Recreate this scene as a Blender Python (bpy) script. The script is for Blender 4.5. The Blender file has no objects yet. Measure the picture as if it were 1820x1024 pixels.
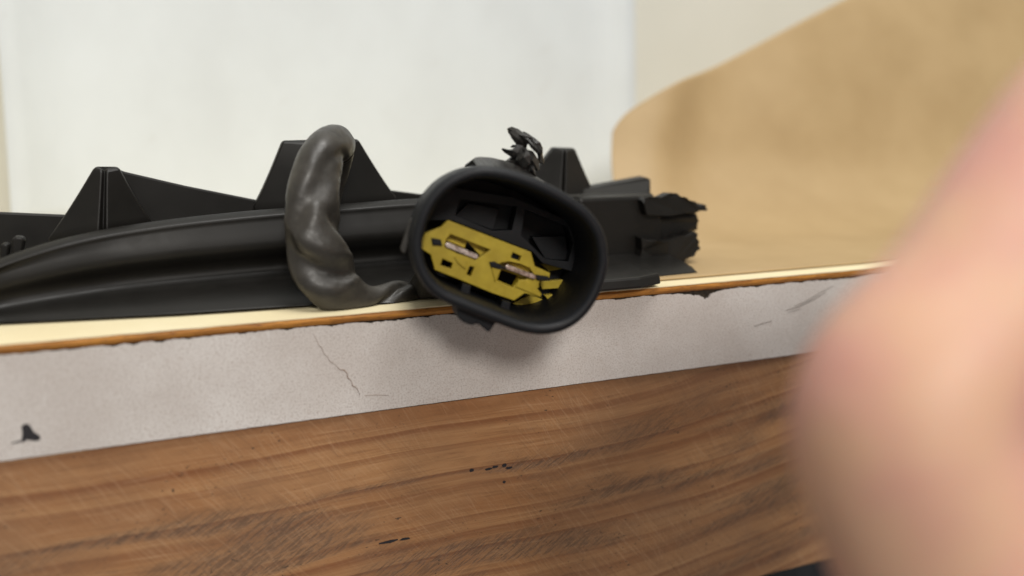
import bpy, bmesh, math, random
from mathutils import Vector, Matrix, noise as mnoise
random.seed(7)
SC = bpy.context.scene
COL = SC.collection
MM = 0.001

# ------------------------------------------------------------------ camera
# all lengths below are millimetres; table edge runs along X at Y=0, table top at Z=0
FPX, PCX, PCY = 1500.0, 910.0, 512.0
PITCH = math.atan(289 / FPX)
YAW = math.pi / 2 - math.atan(3534 / FPX * math.cos(PITCH))
FW = Vector((math.sin(YAW) * math.cos(PITCH), math.cos(YAW) * math.cos(PITCH), -math.sin(PITCH)))
RT = Vector((math.cos(YAW), -math.sin(YAW), 0))
UP = RT.cross(FW)
CAM = Vector((-72.771, -143.532, 32.3))

cd = bpy.data.cameras.new('camera')
cam = bpy.data.objects.new('camera', cd)
COL.objects.link(cam)
M3 = Matrix((RT, UP, -FW)).transposed()
cam.matrix_world = Matrix.Translation(CAM * MM) @ M3.to_4x4()
cd.sensor_width = 36.0
cd.lens = FPX / 1820 * 36.0
cd.clip_start = 0.004
cd.clip_end = 20
cd.dof.use_dof = True
cd.dof.focus_distance = 0.163
cd.dof.aperture_fstop = 8.0
SC.camera = cam

# ------------------------------------------------------------------ world and lamps
w = bpy.data.worlds.new('World')
SC.world = w
w.use_nodes = True
bg = w.node_tree.nodes['Background']
bg.inputs[0].default_value = (1.0, 0.965, 0.91, 1)
bg.inputs[1].default_value = 0.30

def area(name, loc, target, size, power, col):
    l = bpy.data.lights.new(name, 'AREA')
    l.shape = 'DISK'
    l.size = size
    l.energy = power
    l.color = col
    o = bpy.data.objects.new(name, l)
    COL.objects.link(o)
    o.location = loc
    o.rotation_euler = (Vector(target) - Vector(loc)).to_track_quat('-Z', 'Y').to_euler()
    return o
area('ceiling_lamp', (0.10, -0.34, 1.25), (0.0, 0.10, 0), 0.60, 14.5, (1.0, 0.985, 0.95))
area('desk_lamp', (-0.17, -0.82, 0.44), (0.0, 0.0, 0.0), 0.18, 4.2, (1.0, 0.955, 0.89))
SC.view_settings.view_transform = 'Standard'
SC.view_settings.look = 'None'
SC.view_settings.exposure = 0.0
SC.view_settings.gamma = 1.0
SC.cycles.use_denoising = True

# ------------------------------------------------------------------ pixel helpers (photograph is 1820 x 1024)
def ray(px, py):
    return FW + RT * ((px - PCX) / FPX) - UP * ((py - PCY) / FPX)
def atY(px, py, Y):
    d = ray(px, py); return CAM + d * ((Y - CAM.y) / d.y)
def atZ(px, py, Z):
    d = ray(px, py); return CAM + d * ((Z - CAM.z) / d.z)
def atD(px, py, D):
    return CAM + ray(px, py) * D

# ------------------------------------------------------------------ scene helpers
WORLD_LOC = {}
def thing(name, loc, label, cat, group=None):
    o = bpy.data.objects.new(name, None)
    o.empty_display_size = 0.01
    COL.objects.link(o)
    o.location = Vector(loc) * MM
    WORLD_LOC[o.name] = Vector(loc)
    o['label'] = label; o['category'] = cat
    if group: o['group'] = group
    return o
def mesh_obj(name, verts, faces, mat, parent=None, smooth=True, bevel=0, solid=0, subsurf=0, seg=2):
    base = WORLD_LOC[parent.name] if parent else Vector((0, 0, 0))
    me = bpy.data.meshes.new(name)
    me.from_pydata([((Vector(v) - base) * MM)[:] for v in verts], [], faces)
    bm = bmesh.new(); bm.from_mesh(me)
    bmesh.ops.remove_doubles(bm, verts=bm.verts, dist=1e-6)
    bmesh.ops.recalc_face_normals(bm, faces=bm.faces)
    bm.to_mesh(me); bm.free()
    for p in me.polygons: p.use_smooth = smooth
    me.materials.append(mat)
    o = bpy.data.objects.new(name, me)
    COL.objects.link(o)
    if parent: o.parent = parent
    WORLD_LOC[o.name] = base
    if solid:
        m = o.modifiers.new('solid', 'SOLIDIFY'); m.thickness = solid * MM; m.offset = 0
    if bevel:
        m = o.modifiers.new('bevel', 'BEVEL'); m.width = bevel * MM; m.segments = seg
        m.limit_method = 'ANGLE'; m.angle_limit = math.radians(35)
        m.harden_normals = False
    if subsurf:
        m = o.modifiers.new('sub', 'SUBSURF'); m.levels = subsurf; m.render_levels = subsurf
    return o
def flat_by_angle(o, deg=40):
    for p in o.data.polygons: p.use_smooth = True
    try:
        bm = bmesh.new(); bm.from_mesh(o.data)
        for e in bm.edges:
            if len(e.link_faces) == 2 and e.calc_face_angle(0) > math.radians(deg): e.smooth = False
        bm.to_mesh(o.data); bm.free()
    except Exception: pass
    return o
def loft(rings, closed=True, cap0=False, cap1=False):
    v = [p for r in rings for p in r]; n = len(rings[0]); f = []
    for i in range(len(rings) - 1):
        for j in range(n if closed else n - 1):
            k = (j + 1) % n
            f.append((i * n + j, i * n + k, (i + 1) * n + k, (i + 1) * n + j))
    if cap0: f.append(tuple(range(n)))
    if cap1: f.append(tuple((len(rings) - 1) * n + j for j in range(n)))
    return v, f
def box(x0, x1, y0, y1, z0, z1):
    v = [(x, y, z) for x in (x0, x1) for y in (y0, y1) for z in (z0, z1)]
    f = [(0, 1, 3, 2), (4, 6, 7, 5), (0, 4, 5, 1), (2, 3, 7, 6), (0, 2, 6, 4), (1, 5, 7, 3)]
    return v, f
def merge(*parts):
    V, F = [], []
    for v, f in parts:
        b = len(V); V += list(v); F += [tuple(i + b for i in q) for q in f]
    return V, F
def prism(front, back):
    n = len(front)
    f = [tuple(range(n)), tuple(range(2 * n - 1, n - 1, -1))]
    f += [(i, i + n, (i + 1) % n + n, (i + 1) % n) for i in range(n)]
    return list(front) + list(back), f
def pix_prism(poly, Y, thick, lean=0.0):
    """outline seen in the photograph, standing at depth Y with a real thickness"""
    fr = [atY(x, y, Y) for x, y in poly]
    return prism(fr, [p + Vector((0, thick, lean)) for p in fr])
def catmull(pts, n, closed=False):
    out = []; m = len(pts); segs = m if closed else m - 1
    P = [Vector(p) for p in pts]
    for i in range(segs):
        if closed: a, b, c, d = P[(i - 1) % m], P[i], P[(i + 1) % m], P[(i + 2) % m]
        else: a, b, c, d = P[max(i - 1, 0)], P[i], P[i + 1], P[min(i + 2, m - 1)]
        for k in range(n):
            t = k / n
            out.append(0.5 * ((2 * b) + (c - a) * t + (2 * a - 5 * b + 4 * c - d) * t * t + (3 * b - a - 3 * c + d) * t ** 3))
    if not closed: out.append(P[-1])
    return out
def lerp(a, b, t): return a + (b - a) * t
def interp(tab, x):
    if x <= tab[0][0]: return tab[0][1]
    for (a, b), (c, d) in zip(tab, tab[1:]):
        if x <= c: return b + (d - b) * (x - a) / (c - a)
    return tab[-1][1]
def n1(x, y=0.0, z=0.0): return mnoise.noise(Vector((x, y, z)))

# ------------------------------------------------------------------ materials
class NT:
    def __init__(s, name):
        s.m = bpy.data.materials.new(name); s.m.use_nodes = True
        s.t = s.m.node_tree; s.b = s.t.nodes['Principled BSDF']
        tc = s.t.nodes.new('ShaderNodeTexCoord')
        s.co = s.vm('SCALE', tc.outputs['Object'], scale=1000.0)
    def n(s, kind, **k):
        nd = s.t.nodes.new(kind)
        for a, v in k.items(): setattr(nd, a, v)
        return nd
    def l(s, a, b): s.t.links.new(a, b)
    def vm(s, op, a, b=None, scale=None):
        nd = s.n('ShaderNodeVectorMath', operation=op); s.l(a, nd.inputs[0])
        if b is not None: nd.inputs[1].default_value = b
        if scale is not None: nd.inputs['Scale'].default_value = scale
        return nd.outputs[0]
    def ma(s, op, a, b=0.0, c=None, clamp=False):
        nd = s.n('ShaderNodeMath', operation=op, use_clamp=clamp)
        for i, x in enumerate((a, b, c)):
            if x is None: continue
            if isinstance(x, (int, float)): nd.inputs[i].default_value = x
            else: s.l(x, nd.inputs[i])
        return nd.outputs[0]
    def noise(s, scale, detail=4, rough=0.55, vec=None, map_rot=None, map_scale=None, dist=0.0):
        v = vec if vec is not None else s.co
        if map_rot is not None or map_scale is not None:
            if map_rot is not None:
                mp = s.n('ShaderNodeMapping'); s.l(v, mp.inputs[0]); mp.inputs['Rotation'].default_value = map_rot; v = mp.outputs[0]
            if map_scale is not None: v = s.vm('MULTIPLY', v, map_scale)
        nd = s.n('ShaderNodeTexNoise'); s.l(v, nd.inputs['Vector'])
        nd.inputs['Scale'].default_value = scale; nd.inputs['Detail'].default_value = detail
        nd.inputs['Roughness'].default_value = rough; nd.inputs['Distortion'].default_value = dist
        return nd.outputs[0]
    def ramp(s, fac, stops, interp='LINEAR'):
        nd = s.n('ShaderNodeValToRGB'); s.l(fac, nd.inputs[0]); e = nd.color_ramp.elements
        nd.color_ramp.interpolation = interp
        while len(e) < len(stops): e.new(0.5)
        for el, (p, c) in zip(e, stops):
            el.position = p; el.color = (c, c, c, 1) if isinstance(c, (int, float)) else (*c, 1)
        return nd.outputs[0]
    def mix(s, fac, a, b, mode='MIX'):
        nd = s.n('ShaderNodeMix', data_type='RGBA', blend_type=mode)
        for i, x in ((0, fac), (6, a), (7, b)):
            if isinstance(x, (int, float)): nd.inputs[i].default_value = x
            elif isinstance(x, tuple): nd.inputs[i].default_value = (*x, 1)
            else: s.l(x, nd.inputs[i])
        return nd.outputs[2]
    def bump(s, h, strength=0.3, dist=0.1, normal=None):
        nd = s.n('ShaderNodeBump'); nd.inputs['Strength'].default_value = strength
        nd.inputs['Distance'].default_value = dist * MM; s.l(h, nd.inputs['Height'])
        if normal is not None: s.l(normal, nd.inputs['Normal'])
        s.l(nd.outputs[0], s.b.inputs['Normal']); return nd.outputs[0]
    def col(s, x):
        if isinstance(x, tuple): s.b.inputs['Base Color'].default_value = (*x, 1)
        else: s.l(x, s.b.inputs['Base Color'])
    def rough(s, x):
        if isinstance(x, (int, float)): s.b.inputs['Roughness'].default_value = x
        else: s.l(x, s.b.inputs['Roughness'])

def plastic(name, c0, c1, r0, r1, scale=0.25, bumpd=0.05, grain=3.0, spec=0.4):
    t = NT(name)
    n = t.noise(scale, 5, 0.6)
    t.col(t.mix(t.ramp(n, [(0.38, 0.0), (0.66, 1.0)]), c0, c1))
    n2 = t.noise(scale * 4, 4, 0.6)
    t.rough(t.ramp(n2, [(0.3, r0), (0.7, r1)]))
    t.bump(t.noise(grain, 3, 0.6), 0.35, bumpd)
    t.b.inputs['Specular IOR Level'].default_value = spec
    return t.m
M = {}
M['moulding'] = plastic('moulding_black', (0.0060, 0.0054, 0.0045), (0.0085, 0.0075, 0.0062), 0.40, 0.50, 0.05, 0.03, 3.0, 0.30)
M['housing'] = plastic('housing_black', (0.0052, 0.0060, 0.0080), (0.0068, 0.0078, 0.0102), 0.46, 0.58, 0.15, 0.04, 4.0, 0.28)
M['clip'] = plastic('clip_black', (0.010, 0.0095, 0.009), (0.03, 0.028, 0.025), 0.22, 0.5, 0.8, 0.2, 1.6, 0.5)
M['yellow'] = plastic('terminal_yellow', (0.43, 0.315, 0.026), (0.54, 0.41, 0.038), 0.35, 0.5, 0.3, 0.03, 4.0)
M['void'] = plastic('chip_dark', (0.022, 0.018, 0.014), (0.06, 0.045, 0.03), 0.6, 0.8, 1.0, 0.2, 2.0, 0.2)
M['panel'] = plastic('panel_navy', (0.010, 0.013, 0.018), (0.018, 0.021, 0.026), 0.5, 0.7)

t = NT('sleeve_vinyl')
n = t.noise(0.22, 5, 0.6); sp = t.noise(2.6, 3, 0.7)
c = t.mix(t.ramp(n, [(0.35, 0.0), (0.7, 1.0)]), (0.024, 0.0215, 0.018), (0.046, 0.041, 0.034))
c = t.mix(t.ramp(sp, [(0.66, 0.0), (0.74, 0.5)]), c, (0.16, 0.145, 0.12))
t.col(c); t.rough(t.ramp(t.noise(0.8, 4), [(0.3, 0.33), (0.7, 0.52)]))
t.bump(t.noise(1.1, 5, 0.65), 0.35, 0.12); M['sleeve'] = t.m

t = NT('terminal_metal')
t.b.inputs['Metallic'].default_value = 1.0
t.col(t.mix(t.ramp(t.noise(1.5, 4), [(0.4, 0.0), (0.6, 1.0)]), (0.80, 0.70, 0.64), (0.42, 0.33, 0.28)))
t.rough(0.32); t.bump(t.noise(2.0, 3), 0.4, 0.1); M['metal'] = t.m

t = NT('laminate_cream')
t.col(t.mix(t.ramp(t.noise(0.06, 5), [(0.35, 0.0), (0.7, 1.0)]), (0.80, 0.69, 0.44), (0.84, 0.75, 0.51)))
t.rough(0.45); M['cream'] = t.m

t = NT('laminate_core')
n = t.noise(0.9, 5, 0.65, map_scale=(0.10, 1.0, 2.4)); n2 = t.noise(2.4, 3, 0.6, map_scale=(0.25, 1, 2))
c = t.mix(t.ramp(n, [(0.33, 0.0), (0.66, 1.0)]), (0.22, 0.075, 0.010), (0.56, 0.24, 0.034))
c = t.mix(t.ramp(n2, [(0.30, 0.75), (0.45, 0.0)]), c, (0.09, 0.028, 0.005))
t.col(c); t.rough(0.6); t.bump(n, 0.5, 0.2); M['core'] = t.m

t = NT('edge_strip_paper')
sp = t.noise(3.2, 4, 0.75); sp2 = t.noise(1.1, 5, 0.7); lg = t.noise(0.055, 5, 0.6); vs = t.noise(1.0, 4, 0.6, map_scale=(1.2, 1, 0.25))
c = t.mix(t.ramp(lg, [(0.36, 0.0), (0.64, 1.0)]), (0.66, 0.625, 0.60), (0.56, 0.515, 0.485))
c = t.mix(t.ramp(sp, [(0.38, 0.75), (0.50, 0.0)]), c, (0.36, 0.305, 0.275))
c = t.mix(t.ramp(sp2, [(0.56, 0.0), (0.68, 0.6)]), c, (0.44, 0.375, 0.335))
c = t.mix(t.ramp(sp2, [(0.26, 0.6), (0.36, 0.0)]), c, (0.78, 0.76, 0.75))
c = t.mix(t.ramp(vs, [(0.63, 0.0), (0.75, 0.4)]), c, (0.76, 0.75, 0.74))
t.col(c); t.rough(t.ramp(sp2, [(0.3, 0.5), (0.7, 0.72)])); t.bump(sp, 0.3, 0.06); M['strip'] = t.m
def simple(name, colr, r=0.6):
    t = NT(name); n = t.noise(1.3, 4, 0.7)
    t.col(t.mix(t.ramp(n, [(0.35, 0.0), (0.65, 1.0)]), tuple(x * 0.7 for x in colr), colr)); t.rough(r)
    t.bump(n, 0.2, 0.05); return t.m
M['ink'] = simple('ink', (0.018, 0.016, 0.020))
M['crackm'] = simple('crack_brown', (0.30, 0.21, 0.165))
M['scuff'] = simple('scuff_grey', (0.16, 0.135, 0.12))

# wood: grain follows curved lines in the board's own X/Z plane
t = NT('apron_wood')
sx = t.n('ShaderNodeSeparateXYZ'); t.l(t.co, sx.inputs[0]); X, Z = sx.outputs[0], t.ma('SUBTRACT', sx.outputs[2], 80.0)
bend = t.noise(0.011, 3, 0.45, map_scale=(1, 1, 1.2))
xs = t.ma('ADD', X, 22.0)
# grain lines rise towards the right end and are nearly level on the left
pos = t.ma('MAXIMUM', xs, 0.0)
q = t.ma('ADD', t.ma('MULTIPLY', t.ma('MULTIPLY', pos, pos), 0.00105), t.ma('MULTIPLY', xs, 0.004))
G = t.ma('SUBTRACT', Z, q)
G = t.ma('ADD', G, t.ma('MULTIPLY', t.ma('SUBTRACT', bend, 0.5), 9.0))
cg = t.n('ShaderNodeCombineXYZ'); t.l(t.ma('MULTIPLY', X, 0.012), cg.inputs[0]); t.l(G, cg.inputs[2])
warp = t.noise(0.13, 2, 0.5, vec=cg.outputs[0])
fine = t.noise(0.9, 4, 0.6, map_scale=(0.05, 1, 1.0))
G2 = t.ma('ADD', t.ma('ADD', G, t.ma('MULTIPLY', t.ma('SUBTRACT', warp, 0.5), 10.0)), t.ma('MULTIPLY', t.ma('SUBTRACT', fine, 0.5), 0.7))
amp = t.ramp(t.noise(0.17, 2, 0.5, vec=cg.outputs[0]), [(0.32, 0.30), (0.56, 1.0)])
def rings(period, off):
    return t.ma('FRACT', t.ma('ADD', t.ma('DIVIDE', G2, period), off))
r1 = t.ma('MULTIPLY', t.ramp(rings(4.6, 0.1), [(0.0, 0.0), (0.55, 0.2), (0.93, 1.0), (0.985, 0.7), (1.0, 0.0)]), amp)
r2 = t.ramp(rings(12.9, 0.55), [(0.0, 0.0), (0.5, 0.15), (0.95, 1.0), (1.0, 0.0)])
comb = t.n('ShaderNodeCombineXYZ'); t.l(X, comb.inputs[0]); t.l(G2, comb.inputs[2])
fib = t.noise(1.6, 5, 0.7, vec=comb.outputs[0], map_scale=(0.035, 1, 1.3))
fib2 = t.noise(0.33, 4, 0.6, vec=comb.outputs[0], map_scale=(0.05, 1, 1.0))
c = t.mix(t.ramp(fib2, [(0.32, 0.0), (0.68, 1.0)]), (0.35, 0.160, 0.060), (0.48, 0.262, 0.116))
c = t.mix(t.ma('MULTIPLY', r1, 0.92), c, (0.20, 0.066, 0.020))
c = t.mix(t.ma('MULTIPLY', r2, 0.38), c, (0.23, 0.092, 0.034))
c = t.mix(t.ramp(fib, [(0.36, 0.55), (0.50, 0.0)]), c, (0.21, 0.095, 0.04))
c = t.mix(t.ramp(fib, [(0.54, 0.0), (0.70, 0.4)]), c, (0.56, 0.34, 0.18))
blot = t.noise(0.03, 4, 0.6)
c = t.mix(t.ramp(blot, [(0.42, 0.0), (0.66, 0.45)]), c, (0.22, 0.125, 0.07))
# fine sanding strokes across the grain
A1 = t.noise(1.9, 2, 0.5, map_rot=(0, math.radians(-50), 0), map_scale=(0.07, 1, 1.5))
A1b = t.noise(2.3, 2, 0.5, map_rot=(0, math.radians(-64), 0), map_scale=(0.06, 1, 1.3))
A2 = t.noise(1.9, 4, 0.65, map_rot=(0, math.radians(33), 0), map_scale=(0.16, 1, 1.6))
m1 = t.ramp(t.noise(0.045, 3), [(0.36, 0.0), (0.56, 1.0)])
st1 = t.ma('MULTIPLY', t.ma('MAXIMUM', t.ramp(A1, [(0.57, 0.0), (0.66, 1.0)]), t.ramp(A1b, [(0.60, 0.0), (0.68, 1.0)])), m1)
c = t.mix(t.ma('MULTIPLY', st1, 0.16), c, (0.60, 0.39, 0.23))
st3 = t.ma('MULTIPLY', t.ramp(A1, [(0.33, 1.0), (0.42, 0.0)]), m1)
c = t.mix(t.ma('MULTIPLY', st3, 0.26), c, (0.17, 0.085, 0.042))
# dirt caught in torn fibres lower on the board, in bands along the grain
band = t.noise(0.16, 3, 0.55, vec=comb.outputs[0], map_scale=(0.15, 1, 1.0))
low = t.ramp(t.ma('MULTIPLY', t.ma('ADD', G, 64.0), 1 / 50.0), [(0.10, 0.9), (0.60, 1.0), (0.76, 0.0)])
msk = t.ma('MULTIPLY', t.ramp(band, [(0.47, 0.0), (0.62, 1.0)]), low)
st2 = t.ma('MULTIPLY', t.ramp(A2, [(0.47, 0.0), (0.56, 1.0)]), msk)
c = t.mix(t.ma('MULTIPLY', st2, 0.55), c, (0.055, 0.036, 0.026))
c = t.mix(t.ma('MULTIPLY', msk, 0.30), c, (0.14, 0.085, 0.055))
spk = t.ma('MULTIPLY', t.ramp(t.noise(1.9, 2, 0.5, map_scale=(0.6, 1, 1.2)), [(0.67, 0.0), (0.71, 1.0)]), t.ramp(t.noise(0.10, 2), [(0.48, 0.0), (0.60, 1.0)]))
c = t.mix(t.ma('MULTIPLY', spk, 0.85), c, (0.02, 0.016, 0.014))
t.col(c); t.rough(t.ramp(fib, [(0.3, 0.42), (0.7, 0.6)]))
hh = t.ma('SUBTRACT', t.ma('ADD', t.ma('MULTIPLY', fib, 0.6), t.ma('MULTIPLY', st1, 0.2)), t.ma('MULTIPLY', st2, 0.8))
t.bump(hh, 0.5, 0.12); M['wood'] = t.m

t = NT('wall_paint')
t.col(t.mix(t.ramp(t.noise(0.02, 4), [(0.3, 0.0), (0.7, 1.0)]), (0.67, 0.665, 0.60), (0.71, 0.705, 0.645)))
t.rough(0.75); t.bump(t.noise(0.8, 4), 0.2, 0.2); M['wall'] = t.m
t = NT('white_paper')
sm = t.noise(0.035, 4, 0.6, map_scale=(1, 1, 0.7)); s2 = t.noise(0.12, 3, 0.5, map_rot=(0, 0.7, 0), map_scale=(0.5, 1, 1.2))
c = t.mix(t.ramp(sm, [(0.35, 0.0), (0.7, 1.0)]), (0.635, 0.675, 0.70), (0.59, 0.625, 0.645))
c = t.mix(t.ramp(s2, [(0.66, 0.0), (0.76, 0.30)]), c, (0.50, 0.50, 0.49))
t.col(c); t.rough(0.6); M['white'] = t.m
t = NT('kraft_paper')
k1 = t.noise(0.035, 4, 0.6); k2 = t.noise(0.5, 5, 0.7, map_scale=(0.3, 1, 1))
c = t.mix(t.ramp(k1, [(0.3, 0.0), (0.7, 1.0)]), (0.37, 0.255, 0.122), (0.43, 0.305, 0.155))
c = t.mix(t.ramp(k2, [(0.55, 0.0), (0.75, 0.25)]), c, (0.37, 0.235, 0.10))
t.col(c); t.rough(0.62); t.bump(k2, 0.2, 0.1); M['kraft'] = t.m
t = NT('skin')
k = t.noise(0.11, 3, 0.5); k2 = t.noise(0.8, 4, 0.6)
c = t.mix(t.ramp(k, [(0.40, 0.0), (0.62, 1.0)]), (0.64, 0.385, 0.26), (0.60, 0.31, 0.25))
c = t.mix(t.ramp(k2, [(0.55, 0.0), (0.75, 0.3)]), c, (0.54, 0.26, 0.20))
t.col(c); t.rough(0.5); t.b.inputs['Subsurface Weight'].default_value = 0.25
t.b.inputs['Subsurface Radius'].default_value = (1.0, 0.35, 0.2); t.b.inputs['Subsurface Scale'].default_value = 0.0025
t.bump(t.noise(1.2, 4), 0.3, 0.1); M['skin'] = t.m
t = NT('nail'); t.col((0.66, 0.42, 0.34)); t.rough(0.3); M['nail'] = t.m

# ------------------------------------------------------------------ wall
WALL_Y = 172.0
o = mesh_obj('wall', *box(-520, 620, WALL_Y, WALL_Y + 20, -400, 620), M['wall'], smooth=False)
o['kind'] = 'structure'

# ------------------------------------------------------------------ table
XL, XR = -330.0, 420.0
tb = thing('table', (0, 80, -80), 'cream topped table with brown laminate edge, chipped pale grey edge strip and scratched wooden apron', 'table')
def jag(x): return 0.10 * n1(x * 0.35, 3.1) + 0.05 * n1(x * 1.7, 8.2)
def edge_rows(rows, step=0.5):
    """rows: list of functions x -> (y, z); swept along the table edge"""
    xs = [XL + i * step for i in range(int((XR - XL) / step) + 1)]
    rings = [[(x, *r(x)) for r in rows] for x in xs]
    return loft(rings, closed=True, cap0=True, cap1=True)
# cream sheet: its front lip follows the saw cut
v, f = edge_rows([lambda x: (-0.10 + jag(x), 0.0), lambda x: (WALL_Y - 0.5, 0.0), lambda x: (WALL_Y - 0.5, -0.2), lambda x: (-0.13 + jag(x), -0.2 + 0.10 * n1(x * 0.25, 1.0))])
mesh_obj('top_sheet', v, f, M['cream'], tb, smooth=False)
v, f = edge_rows([lambda x: (-0.02 + jag(x), -0.16 + 0.09 * n1(x * 0.25, 1.0)), lambda x: (60, -0.25), lambda x: (60, -1.55), lambda x: (0.05 + jag(x + 50), -1.62 + 0.07 * n1(x * 0.6, 5.5)), lambda x: (-0.16 + jag(x + 9), -0.9)])
mesh_obj('laminate_core', v, f, M['core'], tb)
mesh_obj('board_core', *box(XL, XR, 0.55, WALL_Y - 0.5, -18.4, -1.45), M['void'], tb, smooth=False)

# pale edge strip: a thin band with a torn upper edge that uncovers the dark glue line
CH = []
def chip(px, wpx, d):
    p = atY(px, 540, 0); a = atY(px - wpx, 540, 0).x; b = atY(px + wpx, 540, 0).x
    CH.append((a, p.x, b, d))
chip(1254, 50, 1.25); chip(1256, 14, 1.1); chip(1225, 55, 0.45); chip(1345, 25, 0.42); chip(1385, 18, 0.3); chip(1480, 40, 0.35); chip(1520, 30, 0.4)
chip(700, 40, 0.5); chip(655, 30, 0.35); chip(590, 28, 0.32); chip(815, 25, 0.6); chip(850, 20, 0.3); chip(232, 18, 0.45); chip(195, 22, 0.38); chip(430, 14, 0.3)
chip(280, 20, 0.3); chip(510, 16, 0.35); chip(1420, 16, 0.35); chip(760, 18, 0.35); chip(90, 14, 0.25); chip(330, 10, 0.25); chip(1105, 30, 0.35); chip(1160, 12, 0.25)
def striptop(x):
    z = -1.70 - max(0, 0.26 * n1(x * 0.7, 7.7)) - max(0, 0.20 * n1(x * 2.6, 2.7))
    for a, m_, b, d in CH:
        if a < x < b:
            u = (x - a) / (m_ - a) if x < m_ else (b - x) / (b - m_)
            z -= d * (u ** 1.4) * (0.8 + 0.35 * n1(x * 2.3, 4.4))
    return z
v, f = edge_rows([lambda x: (0.02, striptop(x)), lambda x: (0.75, striptop(x) - 0.12), lambda x: (0.75, -18.40), lambda x: (0.02 + 0.03 * n1(x * 0.2), -18.42 + 0.05 * n1(x * 0.5, 9.0))], 0.2)
strip = mesh_obj('edge_strip', v, f, M['strip'], tb, smooth=False)

def ribbon(pts, wid, Y=-0.035, th=0.03):
    """thin mark lying on the strip: centre line in photo pixels, half widths in mm"""
    c = [atY(x, y, 0) for x, y in pts]
    L, R = [], []
    for i, p in enumerate(c):
        d = (c[min(i + 1, len(c) - 1)] - c[max(i - 1, 0)]).normalized(); nn = Vector((-d.z, 0, d.x))
        wv = wid[i] if isinstance(wid, (list, tuple)) else wid
        L.append(Vector((p.x, Y, p.z)) + nn * wv); R.append(Vector((p.x, Y, p.z)) - nn * wv)
    rings = [[a, b, b + Vector((0, th + 0.03, 0)), a + Vector((0, th + 0.03, 0))] for a, b in zip(L, R)]
    return loft(rings, True, True, True)
# crack in the strip
cr = [(556, 592), (563, 604), (566, 613), (572, 618), (575, 628), (582, 634), (586, 642), (596, 648), (604, 657), (612, 658), (617, 664), (618, 672), (624, 676), (627, 686), (634, 690), (640, 702)]
mesh_obj('crack', *ribbon(cr, [0.01, 0.03, 0.02, 0.05, 0.03, 0.02, 0.04, 0.02, 0.05, 0.10, 0.06, 0.10, 0.05, 0.09, 0.06, 0.02]), M['crackm'], strip)
mesh_obj('crack', *ribbon([(648, 703), (668, 702), (690, 703)], [0.02, 0.04, 0.02]), M['crackm'], strip)
# ink blot
blot = [(38, 782), (40, 770), (38, 758), (45, 753), (53, 756), (60, 768), (70, 774), (72, 781), (64, 784), (50, 782)]
fr = [atY(x, y, -0.03) for x, y in blot]
mesh_obj('ink_mark', *prism(fr, [p + Vector((0, 0.06, 0)) for p in fr]), M['ink'], strip, smooth=False)
mesh_obj('ink_mark', *ribbon([(20, 788), (32, 785), (46, 783)], [0.05, 0.12, 0.12]), M['ink'], strip)
# scuffs near the hand
for pts, wd in (([(1396, 552), (1420, 545), (1445, 533), (1468, 519)], [0.02, 0.08, 0.07, 0.02]), ([(1412, 544), (1436, 534), (1462, 518), (1482, 508)], [0.02, 0.06, 0.05, 0.02]),
                ([(1340, 580), (1356, 575), (1372, 571)], [0.02, 0.05, 0.02]), ([(1400, 556), (1412, 552), (1424, 549)], [0.01, 0.04, 0.01])):
    mesh_obj('scuff', *ribbon(pts, wd), M['scuff'], strip)

# apron board, very slightly bowed, with a worn lower edge
def ap(x, k): return 0.6 + k + 0.10 * n1(x * 0.02, k)
v, f = edge_rows([lambda x: (ap(x, 0.0), -18.75), lambda x: (18, -18.75), lambda x: (18, -72.5), lambda x: (1.4 + 0.2 * n1(x * 0.3), -72.6 + 0.5 * n1(x * 0.12, 2)), lambda x: (0.7 + 0.2 * n1(x * 0.2, 4), -71.9 + 0.5 * n1(x * 0.15, 7)), lambda x: (ap(x, 0.1), -45.0)], 1.0)
apron = mesh_obj('apron', v, f, M['wood'], tb, smooth=False)
# dirt-filled dents on the board
for (x, y, a, b) in [(838, 836, 6, 4), (868, 834, 9, 3), (880, 830, 7, 3), (897, 827, 6, 4), (896, 857, 4, 3), (905, 832, 8, 3), (692, 963, 20, 3), (720, 958, 12, 3)]:
    p = atY(x, y, 0.55); s = 1.0 / 9.0
    ring = [Vector((p.x + a * s * math.cos(q_) * (0.6 + 0.4 * random.random()), 0.53, p.z + b * s * math.sin(q_) * (0.6 + 0.4 * random.random()))) for q_ in [i * math.tau / 9 for i in range(9)]]
    mesh_obj('dent', *prism(ring, [r + Vector((0, 0.25, 0)) for r in ring]), M['ink'], apron, smooth=False)
mesh_obj('lower_panel', *box(XL, XR, 8, 40, -400, -72.8), M['panel'], tb, smooth=False)

# ------------------------------------------------------------------ white paper sheet leaning on the wall
def grid(fn, nu, nv):
    v = [fn(i / nu, j / nv) for j in range(nv + 1) for i in range(nu + 1)]
    f = [(j * (nu + 1) + i, j * (nu + 1) + i + 1, (j + 1) * (nu + 1) + i + 1, (j + 1) * (nu + 1) + i) for j in range(nv) for i in range(nu)]
    return v, f
WX0, WX1 = atY(14, 150, 165).x, atY(1082, 150, 165).x
def white(u, vv):
    z = 0.4 + 297 * vv
    x = lerp(WX0, WX1, u) + 2.0 * math.sin(vv * 5) - 3 * vv * (1 if u < .5 else -0.6)
    y = 164.0 - 16 * (1 - vv) ** 2 + 5 * vv + 2.2 * math.sin(u * 6.5 + 0.7) * (0.4 + 0.6 * vv) - 7 * max(0, (u - 0.93) / 0.07) ** 2 - 9 * max(0, (0.10 - u) / 0.10) ** 2
    return (x, min(y, 170.5), z)
v, f = grid(white, 40, 40)
o = mesh_obj('paper_sheet', v, f, M['white'], solid=0.15)
o['label'] = 'smudged plain white paper sheet leaning upright against the cream wall'; o['category'] = 'paper'

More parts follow.
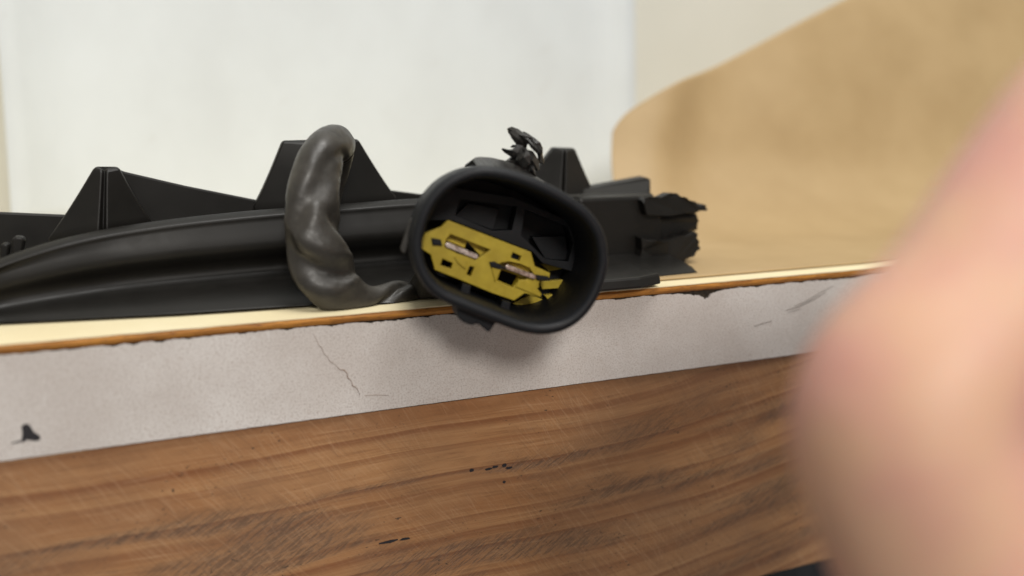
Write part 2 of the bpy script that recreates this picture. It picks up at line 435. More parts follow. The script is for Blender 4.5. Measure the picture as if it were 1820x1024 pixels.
# ------------------------------------------------------------------ kraft paper sweeping up behind
KB0 = atZ(1215, 497, 0.3); KB1 = atZ(1560, 468, 0.3)
def kraft(u, vv):
    # bottom edge on the table, sheet flat for a while and then curving up towards the wall
    s = vv * 265.0
    flat = 46.0 - 14 * u
    R = 42.0
    if s < flat: y, z = s, 0.0
    elif s < flat + R * 1.18:
        a = (s - flat) / R; y, z = flat + R * math.sin(a), R * (1 - math.cos(a))
    else:
        a = 1.18; e = s - flat - R * a
        y, z = flat + R * math.sin(a) + e * math.cos(a), R * (1 - math.cos(a)) + e * math.sin(a)
    x = lerp(-2.0, 300.0, u)
    y0 = 4.6
    lift = min(1, max(0, (s - 40) / 60))
    wob = 3.2 * n1(x * 0.016 + 4, s * 0.018) + 1.2 * n1(x * 0.04, s * 0.035, 3)
    fold = 6.0 * math.exp(-(((x - 62) - (s - 60) * 0.42) / 12.0) ** 2)
    return Vector((x, y0 + y - (wob + fold) * lift * 0.9, 0.35 + z + (wob + fold) * lift * 0.45))
def topix(p):
    d = Vector(p) - CAM; D = d.dot(FW); return PCX + FPX * d.dot(RT) / D, PCY - FPX * d.dot(UP) / D
def kinv(px, py):
    """place on the sheet (x, run) that the photograph shows at this pixel"""
    x, s_ = 60.0, 120.0
    for _ in range(60):
        f0 = topix(kraft((x + 2) / 302, s_ / 265)); fx = topix(kraft((x + 2.5) / 302, s_ / 265)); fs = topix(kraft((x + 2) / 302, (s_ + .5) / 265))
        a, b, c_, d = (fx[0] - f0[0]) * 2, (fs[0] - f0[0]) * 2, (fx[1] - f0[1]) * 2, (fs[1] - f0[1]) * 2
        det = a * d - b * c_; ex, ey = px - f0[0], py - f0[1]
        x += max(-12, min(12, (ex * d - ey * b) / det)); s_ += max(-12, min(12, (a * ey - c_ * ex) / det))
    return x, s_
kx0, ks0 = kinv(1090, 212); kx1, ks1 = kinv(1490, 4)
slope = (ks1 - ks0) / (kx1 - kx0)
def kraft_cut(u, vv):
    """sheet with a straight short side and a straight sloping long side, corner slightly rounded"""
    x = kx0 + (300 - kx0) * u ** 1.4
    top = ks0 + slope * (x - kx0) - 4.0 * math.exp(-(x - kx0) / 2.0)
    s_ = top * vv
    xx = x - ((ks0 - s_) * 0.25 + max(0, 55 - s_) * 0.9) * (1 - u) ** 3 if s_ < ks0 else x
    return kraft((xx + 2) / 302, s_ / 265)
KT, f = grid(kraft_cut, 90, 90)
o = mesh_obj('kraft_sheet', KT, f, M['kraft'], solid=0.3)
o['label'] = 'large brown kraft paper sheet curving up from the table behind the black moulding'; o['category'] = 'paper'

# ------------------------------------------------------------------ black ribbed moulding
mo = thing('ribbed_moulding', (-20, 20, 0), 'long black plastic moulding with pointed fins and a broken right end lying along the table', 'plastic moulding')
RIM = [(-120, 520), (-60, 490), (0, 461), (60, 440), (120, 423), (200, 406), (300, 391), (400, 380), (500, 371), (600, 364), (720, 355), (850, 350), (960, 347), (1050, 345), (1120, 344), (1160, 344)]
RY = [(-120, 16), (0, 19), (200, 22), (600, 25), (1160, 27)]
BY = [(-120, 13), (0, 13.5), (300, 9), (600, 6.5), (1000, 6.5), (1160, 8)]
rim = catmull([(x, y, interp(RY, x)) for x, y in RIM], 6)
rings = []
prof = [(0.0, 0.0), (-0.02, -0.45), (-0.07, -1.1), ('f', 0.86, 0.03), ('f', 0.76, 0.08), ('f', 0.66, 0.115), ('f', 0.58, 0.12), ('f', 0.52, 0.09), ('f', 0.46, 0.00), ('f', 0.38, -0.06), ('f', 0.28, -0.06), ('f', 0.22, 0.05), ('f', 0.19, 0.25), ('f', 0.17, 0.45), ('f', 0.14, 0.66), ('f', 0.09, 0.88), ('f', 0.045, 0.97), ('f', 0.012, 1.0)]
for p in rim:
    c = atY(p.x, p.y, p.z); h = c.z; by = interp(BY, p.x); D = c.y - by
    ring = []
    for q_ in prof:
        if q_[0] == 'f': ring.append(Vector((c.x, c.y - 0.9 - q_[2] * (D - 0.9) , max(0.5, h * q_[1]))))
    lip = [Vector((c.x, c.y + 1.7, h - 1.4)), Vector((c.x, c.y + 1.5, h - 0.25)), Vector((c.x, c.y + 1.1, h)), Vector((c.x, c.y + 0.5, h)), Vector((c.x, c.y - 1.0, h - 0.85)), Vector((c.x, c.y - 1.3, h - 1.15)), Vector((c.x, c.y - 1.2, h - 1.5))]
    back = [Vector((c.x, c.y - 1.0, 0.5)), Vector((c.x, c.y + 2.0, 0.5)), Vector((c.x, c.y + 2.2, h * 0.5))]
    rings.append(lip + ring + back)
v, f = loft(rings, True, True, True)
mesh_obj('rim_wall', v, f, M['moulding'], mo, smooth=True)
# floor of the channel behind the rim
rr = []
for p in rim:
    c = atY(p.x, p.y, p.z)
    rr.append([Vector((c.x, c.y + 1.2, c.z - 1.6)), Vector((c.x, c.y + 20, c.z - 1.9)), Vector((c.x, c.y + 20, c.z - 3.4)), Vector((c.x, c.y + 1.2, c.z - 3.1))])
mesh_obj('channel_floor', *loft(rr, True, True, True), M['moulding'], mo, smooth=False)
def fin(left, topl, topr, right, foot, Yf, Yb, ridge=0.52):
    """hollow gusset: two flanks meeting in a shallow groove, open flat top"""
    bl = atY(*left, Yb); br = atY(*right, Yb); tl = atY(*topl, Yb - 1.5); tr = atY(*topr, Yb - 1.5)
    fm = atY(*foot, Yf); mx = lerp(topl[0], topr[0], ridge); tm = atY(mx, topl[1] + 4, Yf + 3.5)
    fml, fmr = fm + Vector((-0.55, 0, 0)), fm + Vector((0.75, 0, 0))
    tml, tmr = tm + Vector((-0.35, 0, 0.1)), tm + Vector((0.40, 0, 0.1))
    fg, tg = fm + Vector((0.2, 1.5, 0)), tm + Vector((0.05, 1.0, 0))
    dn = Vector((0, 0, -2.5)); bk = Vector((0, 2.0, 0))
    fr = [bl + dn, fml + dn, fg + dn, fmr + dn, br + dn]
    lo = [bl, fml, fg, fmr, br]
    # upper ring ends in a small rounded plateau
    t1 = [tl + Vector((0.1, 0, -0.5)), tml + Vector((0, -0.1, -0.7)), tg + Vector((0, 0, -0.7)), tmr + Vector((0, -0.1, -0.7)), tr + Vector((-0.1, 0, -0.5))]
    t2 = [tl + Vector((0.6, 0.2, 0)), tml + Vector((0, .6, 0)), tg + Vector((0, .5, -0.1)), tmr + Vector((0, .6, 0)), tr + Vector((-0.6, 0.2, 0))]
    R = []
    mids = [[a_.lerp(b_, k / 10) + (c_ - a_) * 0.07 * (1 - k / 10) ** 3 for a_, b_, c_ in zip(lo, t1, [lo[0] + Vector((-9, 0, 0)), lo[1], lo[2], lo[3], lo[4] + Vector((9, 0, 0))])] for k in range(11)]
    for ring in [fr] + mids + [t2]:
        R.append(ring + [ring[-1] + bk, ring[0] + bk])
    v, f = loft(R, True, True, True)
    o = flat_by_angle(mesh_obj('fin', v, f, M['moulding'], mo, bevel=0.45, seg=3), 28)
    return o
fin((92, 424), (163, 297), (214, 297), (262, 392), (181, 404), 25.0, 31.0, 0.42)
fin((456, 368), (500, 250), (640, 247), (700, 352), (575, 362), 28.0, 35.0)
fin((915, 352), (982, 262), (1024, 263), (1058, 352), (1000, 350), 29.0, 36.0)
# rear walls between the fins
def wall_seg(poly, Y, th=2.0): mesh_obj('rear_wall', *pix_prism(poly, Y, th), M['moulding'], mo, smooth=False, bevel=0.3)
wall_seg([(-130, 372), (0, 378), (118, 383), (128, 450), (-130, 500)], 40)
wall_seg([(205, 300), (222, 306), (330, 331), (466, 358), (480, 400), (230, 420)], 36)
wall_seg([(655, 312), (690, 338), (760, 347), (900, 340), (940, 330), (940, 385), (655, 385)], 38)
# small posts inside the channel near the left end
for (x, y0, y1, w_) in ((8, 432, 470, 9), (32, 420, 462, 12)):
    mesh_obj('post', *pix_prism([(x - w_, y1), (x - w_, y0 + 6), (x - w_ * 0.4, y0), (x + w_ * 0.8, y0 + 2), (x + w_, y0 + 8), (x + w_ * 0.5, y1)], 27, 2.5), M['moulding'], mo, smooth=False, bevel=0.4)
# flat bar beyond the last fin: sloped upper face with a cut end
a = [atY(x, y, Y) for x, y, Y in ((1036, 362, 27.8), (1150, 350, 27.8), (1157, 345, 29), (1157, 319, 33), (1150, 316, 33), (1036, 337, 33))]
mesh_obj('bar', *prism(a, [p + Vector((0.2, 4.0, 0.3)) for p in a]), M['moulding'], mo, smooth=False, bevel=0.35)
# solid end and the torn layers past it
mesh_obj('end_block', *pix_prism([(1030, 352), (1158, 347), (1172, 356), (1180, 420), (1176, 470), (1150, 492), (1030, 505)], 22, 9), M['moulding'], mo, smooth=False, bevel=0.8)
torn = [
    ([(1140, 356), (1166, 350), (1204, 344), (1222, 352), (1236, 358), (1243, 366), (1256, 366), (1256, 375), (1240, 377), (1214, 380), (1188, 384), (1150, 382)], 20, 3.0),
    ([(1140, 378), (1200, 376), (1238, 380), (1243, 392), (1240, 408), (1222, 412), (1204, 420), (1176, 428), (1140, 432)], 23, 5.0),
    ([(1140, 424), (1180, 430), (1210, 420), (1236, 412), (1244, 430), (1244, 444), (1226, 458), (1208, 468), (1176, 474), (1140, 478)], 19, 4.0),
    ([(1120, 470), (1168, 468), (1210, 458), (1204, 474), (1190, 480), (1180, 474), (1160, 486), (1120, 488)], 21, 4.0)]
for poly, Y, th in torn:
    rag = []
    for (xa, ya), (xb, yb) in zip(poly, poly[1:] + poly[:1]):
        for k in range(3):
            jt = 0 if k == 0 else 3.0
            rag.append((lerp(xa, xb, k / 3) + random.uniform(-jt, jt), lerp(ya, yb, k / 3) + random.uniform(-jt, jt)))
    poly = rag
    fr = [atY(x, y, Y + 1.2 * n1(x * 0.05, y * 0.05)) for x, y in poly]
    bk = [p + Vector((0.6 * n1(p.x, 1), th, 0.8 * n1(p.z, p.x))) for p in fr]
    mesh_obj('torn_layer', *prism(fr, bk), M['moulding'], mo, smooth=False, bevel=0.12)
# low foot under the right end
fr = [atZ(x, y, 0.7) for x, y in ((900, 532), (1060, 520), (1140, 513), (1176, 505))]
bk = [p + Vector((1, 14, 0)) for p in reversed(fr)]
lo = fr + bk
mesh_obj('foot', *prism(lo, [p + Vector((0, 0.8, 2.2)) for p in lo]), M['moulding'], mo, smooth=False, bevel=0.5)

# ------------------------------------------------------------------ connector with its cable sleeve
ZX = lambda x, y: (680 + x / 2.4386, 200 + y / 2.4386)        # enlarged crop -> photograph
C0 = atD(*ZX(560, 600), 134.0)                                 # centre of the mouth
to_cam = (CAM - C0).normalized()
NRM = (to_cam + RT * 0.20 - UP * 0.10).normalized()            # mouth faces the lens, turned a little to the right and down
ang = math.radians(22)
uu = (RT * math.cos(ang) - UP * math.sin(ang)); UU = (uu - NRM * uu.dot(NRM)).normalized(); VV = NRM.cross(UU)
def loc(u, v_, w_): return C0 + UU * u + VV * v_ + NRM * w_
def onplane(zx, zy, w_):
    px, py = ZX(zx, zy); d = ray(px, py); P = C0 + NRM * w_
    q_ = CAM + d * ((P - CAM).dot(NRM) / d.dot(NRM)) - C0
    return q_.dot(UU), q_.dot(VV)
cx = thing('electrical_connector', (loc(0, 0, -18).x, loc(0, 0, -18).y, 0), 'black oval plug connector with yellow terminal holder and grey sleeved cable at the table edge', 'connector')
outl = [(420, 232), (330, 256), (245, 308), (178, 390), (138, 490), (124, 580), (138, 670), (180, 752), (245, 812), (340, 856), (480, 912), (600, 955), (700, 968), (800, 946), (880, 890), (940, 805), (978, 700), (985, 620), (966, 520), (910, 432), (830, 368), (720, 306), (610, 262), (510, 236)]
oc = [Vector((*onplane(x, y, 0), 0)) for x, y in outl]
oc = catmull(oc, 4, True)
N_O = len(oc)
area2 = sum(oc[i].x * oc[(i + 1) % N_O].y - oc[(i + 1) % N_O].x * oc[i].y for i in range(N_O))
def offs(d):
    out = []
    for i, p in enumerate(oc):
        tg = (oc[(i + 1) % N_O] - oc[i - 1]).normalized()
        nn = Vector((tg.y, -tg.x, 0)) * (1 if area2 > 0 else -1)
        out.append(p - nn * d)
    return out
def ring_at(d, w_): return [loc(p.x, p.y, w_) for p in offs(d)]
seq = [(3.2, -25), (2.6, -25.6), (2.0, -25), (1.5, -24), (1.3, -12), (1.1, -10.4), (0.15, -10.0), (0.0, -9.6), (0.0, -1.4), (0.08, -0.75), (0.35, -0.25), (0.8, -0.02), (1.25, -0.05), (1.65, -0.35), (1.85, -0.9), (2.0, -4.0), (2.4, -18.0)]
v, f = loft([ring_at(d, w_) for d, w_ in seq], True, True, True)
hous = flat_by_angle(mesh_obj('housing', v, f, M['housing'], cx), 50)

DW = -3.6
def curve_plate(name, polys, w_front, thick, mat, parent, bev=0.12):
    """plate with openings: first outline is the plate, the rest are holes (all from the crop, at their own depth)"""
    w_front = w_front + DW
    cu = bpy.data.curves.new(name, 'CURVE'); cu.dimensions = '2D'; cu.fill_mode = 'BOTH'
    cu.extrude = thick / 2; cu.bevel_depth = bev; cu.bevel_resolution = 1
    for poly in polys:
        s_ = cu.splines.new('POLY'); s_.points.add(len(poly) - 1); s_.use_cyclic_u = True
        for pt, (x, y) in zip(s_.points, poly):
            u_, v_ = onplane(x, y, w_front); pt.co = (u_, v_, 0, 1)
    tmp = bpy.data.objects.new('tmp', cu); COL.objects.link(tmp)
    dg = bpy.context.evaluated_depsgraph_get(); ev = tmp.evaluated_get(dg); me = ev.to_mesh()
    vs = [loc(p.co.x, p.co.y, w_front - thick / 2 - bev + p.co.z) for p in me.vertices]; fs = [tuple(p.vertices) for p in me.polygons]
    ev.to_mesh_clear(); bpy.data.objects.remove(tmp, do_unlink=True); bpy.data.curves.remove(cu)
    return mesh_obj(name, vs, fs, mat, parent, smooth=False)
def rect(cx_, cy_, w_, h_, a=20):
    a = math.radians(a); c_, s_ = math.cos(a), math.sin(a)
    return [(cx_ + x * c_ - y * s_, cy_ + x * s_ + y * c_) for x, y in ((-w_ / 2, -h_ / 2), (w_ / 2, -h_ / 2), (w_ / 2, h_ / 2), (-w_ / 2, h_ / 2))]
Z4 = lambda pts: [((730 + x / 4.097 - 680) * 2.4386, (330 + y / 4.097 - 200) * 2.4386) for x, y in pts]
# yellow terminal holder, front plate with its openings
plate = Z4([(275, 258), (590, 380), (872, 488), (900, 590), (1010, 640), (1005, 672), (936, 690), (918, 752), (948, 790), (940, 812), (830, 778), (752, 832), (600, 780), (420, 705), (180, 610), (150, 500), (60, 440), (110, 350), (225, 305)])
h1 = Z4([(290, 350), (408, 398), (390, 448), (255, 392)]); h2 = Z4([(655, 606), (790, 655), (745, 742), (626, 690)])
small = [Z4([(228, 526), (312, 562), (298, 612), (210, 584)]), Z4([(428, 580), (470, 590), (440, 668), (400, 650)]), Z4([(740, 478), (812, 512), (795, 556), (722, 528)])]
recA = Z4([(288, 346), (412, 396), (592, 466), (500, 530), (340, 500), (244, 440), (252, 392)])
recB = Z4([(600, 590), (660, 556), (716, 548), (800, 566), (872, 596), (905, 650), (840, 690), (790, 690), (745, 748), (622, 694)])
hold = curve_plate('terminal_holder', [plate, recA, recB] + small, -6.6, 1.4, M['yellow'], cx)
# recessed second storey of the holder, with the terminal openings
curve_plate('holder_step', [Z4([(180, 330), (640, 440), (560, 570), (190, 500)]), h1], -8.6, 1.0, M['yellow'], hold)
curve_plate('holder_step', [Z4([(560, 560), (700, 560), (940, 610), (930, 740), (760, 770), (590, 720)]), h2], -8.4, 1.0, M['yellow'], hold)
curve_plate('holder_step', [Z4([(560, 330), (770, 330), (700, 372), (600, 352)])], -13.2, 1.2, M['yellow'], hold)
# raised lips round the blades
curve_plate('holder_lip', [Z4([(330, 530), (410, 560), (398, 602), (352, 566)])], -6.2, 0.6, M['yellow'], hold)
curve_plate('holder_lip', [Z4([(590, 570), (660, 596), (640, 640), (618, 690), (600, 620)])], -6.2, 0.5, M['yellow'], hold)
curve_plate('holder_lip', [Z4([(790, 690), (860, 712), (880, 760), (930, 800), (860, 770), (770, 735)])], -6.2, 0.5, M['yellow'], hold)
for pts, wf in (([(955, 575), (1110, 560), (1125, 600), (1010, 620)], -9.5), ([(940, 700), (1100, 690), (1240, 700), (1220, 735), (960, 752)], -8.8), ([(980, 800), (1120, 790), (1190, 830), (1170, 860), (1010, 838)], -8.6), ([(740, 860), (870, 800), (1010, 850), (960, 935), (830, 900), (750, 925)], -10.2), ([(1145, 320), (1180, 320), (1190, 370), (1150, 360)], -10.0)):
    curve_plate('holder_tab', [Z4(pts)], wf - 3.2, 1.4, M['yellow'], hold, 0.08)
# metal blades standing in the openings
def blade(z0, z1, w0, w1, th):
    w0, w1 = w0 + DW, w1 + DW
    a = Vector((*onplane(*z0, w1), 0)); b = Vector((*onplane(*z1, w1), 0)); d = (b - a).normalized(); nn = Vector((-d.y, d.x, 0)) * th / 2
    pr = [a + nn * 0.3, a + d * 0.35 + nn, b - d * 0.35 + nn, b + nn * 0.3, b - nn * 0.3, b - d * 0.35 - nn, a + d * 0.35 - nn, a - nn * 0.3]
    return prism([loc(p.x, p.y, w1) for p in pr], [loc(p.x, p.y, w0) for p in pr])
q4 = lambda x, y: Z4([(x, y)])[0]
mesh_obj('blade', *blade(q4(250, 425), q4(492, 524), -11.5, -6.0, 0.85), M['metal'], cx, smooth=False, bevel=0.1)
mesh_obj('blade', *blade(q4(690, 588), q4(915, 672), -11.5, -5.8, 0.80), M['metal'], cx, smooth=False, bevel=0.1)
curve_plate('blade_slot', [Z4([(158, 388), (215, 398), (225, 432), (165, 428)])], -6.0, 0.8, M['housing'], cx)
curve_plate('blade_slot', [Z4([(582, 562), (612, 560), (700, 606), (640, 604), (590, 590)])], -6.0, 0.5, M['housing'], cx)
curve_plate('blade_slot', [Z4([(915, 655), (1000, 668), (1010, 690), (925, 684)])], -6.0, 0.5, M['housing'], cx)
# black insert: chamber frame above the holder with a rib between two sockets
frame_o = Z4([(150, 60), (330, 20), (760, 90), (1150, 260), (1270, 420), (1240, 640), (960, 560), (890, 480), (300, 250), (120, 250)])
ch1 = Z4([(360, 95), (780, 150), (740, 330), (600, 335), (320, 220)])
ch2 = Z4([(835, 170), (1150, 300), (1190, 420), (1150, 560), (980, 540), (900, 460), (800, 360)])
curve_plate('socket_frame', [frame_o, ch1, ch2], -9.6, 3.4, M['housing'], cx)
curve_plate('socket_floor', [Z4([(420, 130), (640, 170), (600, 320), (330, 220)])], -12.4, 1.5, M['housing'], cx)
curve_plate('socket_floor', [Z4([(890, 380), (1120, 370), (1150, 540), (980, 530)])], -11.8, 1.5, M['housing'], cx)
# ribs along the lower inner wall
for xa in (400, 690):
    curve_plate('inner_rib', [Z4([(xa - 18, 720 + (xa - 400) * 0.42), (xa + 34, 735 + (xa - 400) * 0.42), (xa + 12, 850 + (xa - 400) * 0.42), (xa - 50, 830 + (xa - 400) * 0.42)])], -5.0, 6.0, M['housing'], cx)
# latch block under the mouth
lt = [ZX(*p) for p in ((318, 838), (326, 892), (352, 912), (388, 925), (412, 916), (462, 956), (492, 912), (560, 940), (600, 900), (400, 830))]
def on_w(px, py, w_):
    d = ray(px, py); P = C0 + NRM * w_; return CAM + d * ((P - CAM).dot(NRM) / d.dot(NRM))
fr = [on_w(x, y, -2.5) for x, y in lt]
mesh_obj('latch', *prism(fr, [p - NRM * 7.0 for p in fr]), M['housing'], cx, smooth=False, bevel=0.35)
# side catch on the left flank
sd = [ZX(*p) for p in ((122, 455), (134, 462), (120, 540), (106, 600), (96, 612), (80, 604), (76, 586), (98, 520))]
fr = [on_w(x, y, -7.5) for x, y in sd]
mesh_obj('side_catch', *prism(fr, [p - NRM * 6.0 + UU * 0.8 for p in fr]), M['sleeve'], cx, smooth=False, bevel=0.25)
# rear boot from the housing towards the sleeve
# umbrella flange of the mounting clip
ZC = lambda x, y: (830 + x / 8.533, 210 + y / 8.533)
top_c = [ZC(*p) for p in ((110, 600), (200, 586), (360, 596), (560, 640), (760, 720), (900, 800), (1040, 880), (1180, 960))]
bot_c = [ZC(*p) for p in ((190, 715), (300, 745), (420, 775), (560, 830), (760, 900), (900, 960), (1040, 1030), (1180, 1090))]
rg = []
for (a, b) in zip(top_c, bot_c):
    A_, B_ = on_w(*a, -15.0), on_w(*b, -9.0)
    bk = A_ - NRM * 8.0 - VV * 1.2
    rg.append([A_, B_, B_ - VV * 0.6, A_ - VV * 0.5 - NRM * 0.6, bk - VV * 0.6, bk])
flange = mesh_obj('clip_flange', *loft(rg, True, True, True), M['clip'], cx, smooth=False, bevel=0.15)
# shredded fastener: overlapping torn plastic barbs, each with its own curl
barbs = [
    ([(620, 640), (720, 560), (900, 480), (1010, 520), (1060, 620), (1040, 760), (1000, 860), (860, 800), (740, 720)], -17.5, 2.6, 0.0),
    ([(620, 150), (680, 128), (780, 165), (850, 215), (940, 240), (1000, 300), (960, 380), (860, 400), (800, 330), (700, 250), (640, 220)], -17.0, 0.5, 1.4),
    ([(640, 205), (720, 190), (860, 260), (930, 340), (900, 470), (800, 470), (745, 370), (690, 300)], -16.2, 0.4, -0.9),
    ([(860, 200), (930, 235), (1040, 310), (1110, 370), (1130, 440), (1150, 520), (1120, 560), (1020, 470), (930, 350)], -15.8, 0.5, 1.2),
    ([(1040, 320), (1110, 365), (1150, 450), (1150, 560), (1175, 650), (1160, 690), (1100, 670), (1080, 520)], -17.4, 0.6, -1.4),
    ([(530, 460), (550, 455), (590, 485), (690, 470), (760, 400), (850, 420), (860, 560), (700, 590), (650, 560), (570, 505)], -16.0, 0.4, 1.0),
    ([(665, 430), (690, 405), (770, 405), (740, 425), (700, 440)], -16.6, 0.3, 0.0),
    ([(850, 460), (1000, 500), (1090, 640), (1105, 780), (1080, 800), (1000, 740), (900, 640)], -15.2, 0.5, -1.2),
    ([(760, 480), (900, 440), (960, 560), (960, 700), (860, 760), (760, 640)], -14.6, 0.4, 1.1),
    ([(960, 680), (1020, 720), (1045, 880), (1010, 850), (960, 790)], -14.8, 0.5, 0.7),
    ([(880, 290), (960, 330), (1080, 450), (1130, 540), (1090, 545), (980, 440)], -14.2, 0.3, 0.4)]
for poly, w_, th, curl in barbs:
    cxp = sum(p[0] for p in poly) / len(poly); cyp = sum(p[1] for p in poly) / len(poly)
    fr = []
    for i, (x, y) in enumerate(poly):
        fr.append(on_w(*ZC(x, y), w_ + curl * (x - cxp) / 160 + 0.35 * n1(x * 0.02, y * 0.02)))
    ctr = on_w(*ZC(cxp, cyp), w_ + 0.7 * abs(curl) + 0.15)
    n_ = len(fr); off = -NRM * th - VV * 0.15
    vs = fr + [ctr] + [p + off for p in fr] + [ctr + off]
    fs = [(i, (i + 1) % n_, n_) for i in range(n_)] + [(n_ + 1 + (i + 1) % n_, n_ + 1 + i, 2 * n_ + 1) for i in range(n_)] + [(i, n_ + 1 + i, n_ + 1 + (i + 1) % n_, (i + 1) % n_) for i in range(n_)]
    mesh_obj('barb', vs, fs, M['clip'], flange, smooth=False)

# cable sleeve: flattened, twisted vinyl tube
rear = loc(-6, -3.0, -22)
path = [rear + Vector((3, -1, 0)), rear, atY(752, 521, 8.5), atY(705, 527, 7.5), atY(655, 533, 6.0), atY(606, 518, 4.8), atY(575, 478, 4.6), atY(560, 425, 5.0), atY(556, 370, 6.0), atY(562, 312, 8.0), atY(576, 272, 11.0), atY(594, 256, 15.5), atY(598, 264, 20.5), atY(592, 292, 23.0), atY(580, 335, 24.0), atY(570, 380, 24.5)]
rad = [(3.6, 3.6), (3.6, 3.6), (3.4, 2.6), (3.0, 2.4), (2.7, 2.2), (4.6, 2.6), (5.4, 3.2), (5.2, 3.8), (4.7, 4.0), (4.3, 3.9), (3.9, 3.8), (3.6, 3.6), (3.5, 3.5), (3.4, 3.4), (3.3, 3.3), (3.2, 3.2)]
SUB = 14
PP = catmull(path, SUB); RR = catmull([(a, b, 0) for a, b in rad], SUB)
NS, NT_ = len(PP), 56
rings = []
side = Vector((0, 1, 0))
for i, p in enumerate(PP):
    tg = (PP[min(i + 1, NS - 1)] - PP[max(i - 1, 0)]).normalized()
    # keep the flat side towards the viewer
    bn = (CAM - p).normalized(); bn = (bn - tg * bn.dot(tg))
    if bn.length < 0.2: bn = side - tg * side.dot(tg)
    bn.normalize(); bn = (bn * 0.35 + side * 0.65).normalized() if i else bn
    bn = (bn - tg * bn.dot(tg)).normalized(); side = bn
    sd_ = tg.cross(bn)
    s = i / SUB
    ra, rb = RR[i].x, RR[i].y
    wr = math.exp(-((s - 6.0) / 0.85) ** 2); wr2 = math.exp(-((s - 9.2) / 1.6) ** 2); wr3 = math.exp(-((s - 3.6) / 1.1) ** 2)
    ring = []
    for j in range(NT_):
        a = math.tau * j / NT_
        r = 1.0
        def groove(a0, width, depth):
            d = math.atan2(math.sin(a - a0), math.cos(a - a0)); return -depth * math.exp(-(d / width) ** 2)
        # helical folds, strongest on the outer side of the bend
        fw = max(0.0, math.sin(a)) ** 0.8
        s0 = 6.05 + (a - math.pi / 2) * 0.55
        hol = lambda c_, w__: math.exp(-((s - c_) / w__) ** 2)
        r += fw * (-0.48 * hol(s0 - 0.05, 0.42) + 0.14 * hol(s0 + 0.75, 0.32) + 0.12 * hol(s0 - 0.80, 0.35))
        s1 = 8.1 - (a - math.pi / 2) * 0.9
        r += fw * (-0.16 * hol(s1, 0.4) + 0.06 * hol(s1 + 0.7, 0.3))
        r += groove(0.35 + (s - 7.4) * 0.9, 0.55, 0.30) * math.exp(-((s - 7.5) / 0.75) ** 2)
        r += groove(math.pi / 2 - (s - 9.3) * 0.75 - 0.5, 0.40, 0.26) * wr2
        r += groove(math.pi / 2 + (s - 3.6) * 1.6 + 0.2, 0.40, 0.42) * wr3
        r += 0.05 * n1(s * 1.3, math.cos(a) * 1.3, math.sin(a) * 1.3) + 0.018 * n1(s * 4, math.cos(a) * 3, math.sin(a) * 3)
        q_ = p + sd_ * (math.cos(a) * ra * r) + bn * (math.sin(a) * rb * r)
        if q_.y > -1 and q_.z < 0.25: q_.z = 0.25
        ring.append(q_)
    rings.append(ring)
v, f = loft(rings, True, True, True)
mesh_obj('cable_sleeve', v, f, M['sleeve'], cx)

# ------------------------------------------------------------------ hand (left hand, index finger bent, close to the lens)
def hp(px, py, D): return atD(px, py, D)
def capsule_chain(pts, n=20):
    """tapered limb through joints [(centre, radius)], rounded at both ends"""
    C = [p for p, r in pts]; Rr = [r for p, r in pts]
    CC = catmull(C, 10); R2 = catmull([(r, 0, 0) for r in Rr], 10)
    rings = []
    nrm = Vector((0.31, 0.87, 0.2))
    m = len(CC)
    for i in range(m):
        tg = (CC[min(i + 1, m - 1)] - CC[max(i - 1, 0)]).normalized()
        nrm = (nrm - tg * nrm.dot(tg)).normalized(); b = tg.cross(nrm)
        r = R2[i].x
        ring = lambda c, k: [c + (nrm * math.cos(math.tau * j / n) + b * math.sin(math.tau * j / n)) * r * k for j in range(n)]
        if i == 0:
            for e in (0.98, 0.85, 0.6, 0.3): rings.append(ring(CC[0] - tg * r * e, math.sqrt(1 - e * e)))
        rings.append(ring(CC[i], 1.0))
        if i == m - 1:
            for e in (0.3, 0.6, 0.85, 0.98): rings.append(ring(CC[-1] + tg * r * e, math.sqrt(1 - e * e)))
    return loft(rings, True, True, True)
J = dict(mcp=hp(1905, 1720, 72), pip=hp(1608, 738, 63), dip=hp(2010, 190, 66), tip=hp(2420, 40, 68))
dep = FW * 1.0
limbs = []
idx = [(J['mcp'] + RT * 4 - UP * 22 + FW * 8, 11.0), (J['mcp'], 11.0), (hp(1790, 1300, 67), 9.3), (hp(1668, 950, 64), 8.6), (J['pip'], 8.4), (hp(1738, 560, 63.5), 7.9), (hp(1880, 350, 65), 7.9), (J['dip'], 7.9), (hp(2200, 110, 67), 7.2), (J['tip'], 5.6)]
limbs.append(capsule_chain(idx))
for k, (sc, r0) in enumerate(((1.03, 1.0), (0.97, 0.95), (0.8, 0.82))):
    off = FW * (19 + 18 * k) + RT * (16 + 10 * k) - UP * (1 + 3 * k)
    base = J['mcp'] + off
    ch = []
    for q_, r in idx[1:]: ch.append((base + (q_ - J['mcp']) * sc, r * r0))
    ch = [(base + RT * 4 - UP * 22, 11.0 * r0)] + ch
    limbs.append(capsule_chain(ch))
m0 = J['mcp']
wrist = m0 + RT * 30 - UP * 78 + FW * 30
for k in range(4):
    a_ = m0 + FW * (19 * k) + RT * (10 * k)
    limbs.append(capsule_chain([(a_, 11.5), (a_ * 0.6 + wrist * 0.4 + RT * 4, 13.5), (wrist + FW * (6 * (k - 1.5)), 14.0)]))
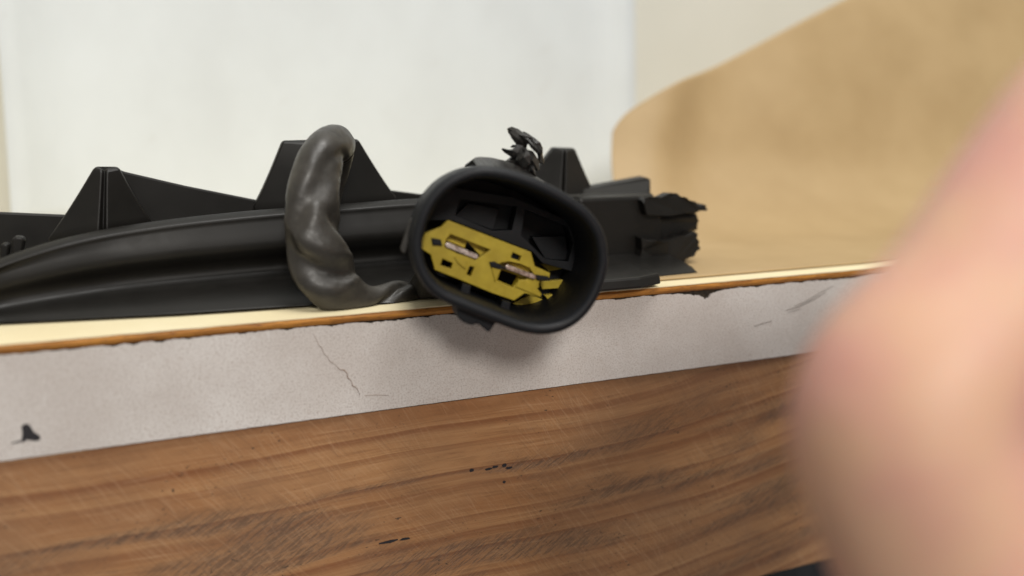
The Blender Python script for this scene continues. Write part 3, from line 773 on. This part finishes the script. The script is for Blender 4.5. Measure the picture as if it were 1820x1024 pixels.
limbs.append(capsule_chain([(wrist, 21), (wrist - UP * 40 + RT * 18 + FW * 6, 22), (wrist - UP * 110 + RT * 55 + FW * 10, 28)]))
# thumb leaves the near side of the palm and stays beside the fingers
tb0 = m0 + RT * 22 - UP * 55 + FW * 6
limbs.append(capsule_chain([(tb0, 14), (m0 + RT * 40 - UP * 48 + FW * 4, 12.5), (m0 + RT * 54 - UP * 38 + FW * 4, 10.5), (m0 + RT * 66 - UP * 22 + FW * 6, 9.2), (m0 + RT * 73 - UP * 8 + FW * 8, 7.4)]))
hv, hf = merge(*limbs)
hand = mesh_obj('hand', hv, hf, M['skin'])
for k_, val in (('label', 'out of focus bare hand with a bent finger in front of the wooden apron'), ('category', 'hand')): hand[k_] = val
rm = hand.modifiers.new('remesh', 'REMESH'); rm.mode = 'VOXEL'; rm.voxel_size = 1.1 * MM; rm.use_smooth_shade = True
smo = hand.modifiers.new('smooth', 'SMOOTH'); smo.factor = 0.6; smo.iterations = 10
# nails
def nail(c, d, nrm, w_, l_):
    d = d.normalized(); nrm = (nrm - d * nrm.dot(d)).normalized(); s_ = d.cross(nrm)
    v, f = grid(lambda a, b: c + d * ((b - 0.5) * l_) + s_ * ((a - 0.5) * w_ * (1 - 0.25 * (2 * b - 1) ** 4)) - nrm * (1.4 * (2 * a - 1) ** 2), 8, 8)
    mesh_obj('nail', v, f, M['nail'], hand, solid=0.4)
WORLD_LOC[hand.name] = Vector((0, 0, 0))
dtip = (J['tip'] - J['dip'])
nup = (-RT * 0.4 + UP * 0.9)
nail(J['tip'] + nup.normalized() * 5.5, dtip, nup, 9, 10)
for k, (sc, r0) in enumerate(((1.03, 1.0), (0.97, 0.95), (0.8, 0.82))):
    base = J['mcp'] + FW * (19 + 18 * k) + RT * (16 + 10 * k) - UP * (1 + 3 * k)
    nail(base + (J['tip'] - J['mcp']) * sc + nup.normalized() * 5.4 * r0, dtip, nup, 9 * r0, 9 * r0)
nail(m0 + RT * 72.5 - UP * 8 + FW * 0.6, RT * 7 + UP * 14, -FW, 11, 12)
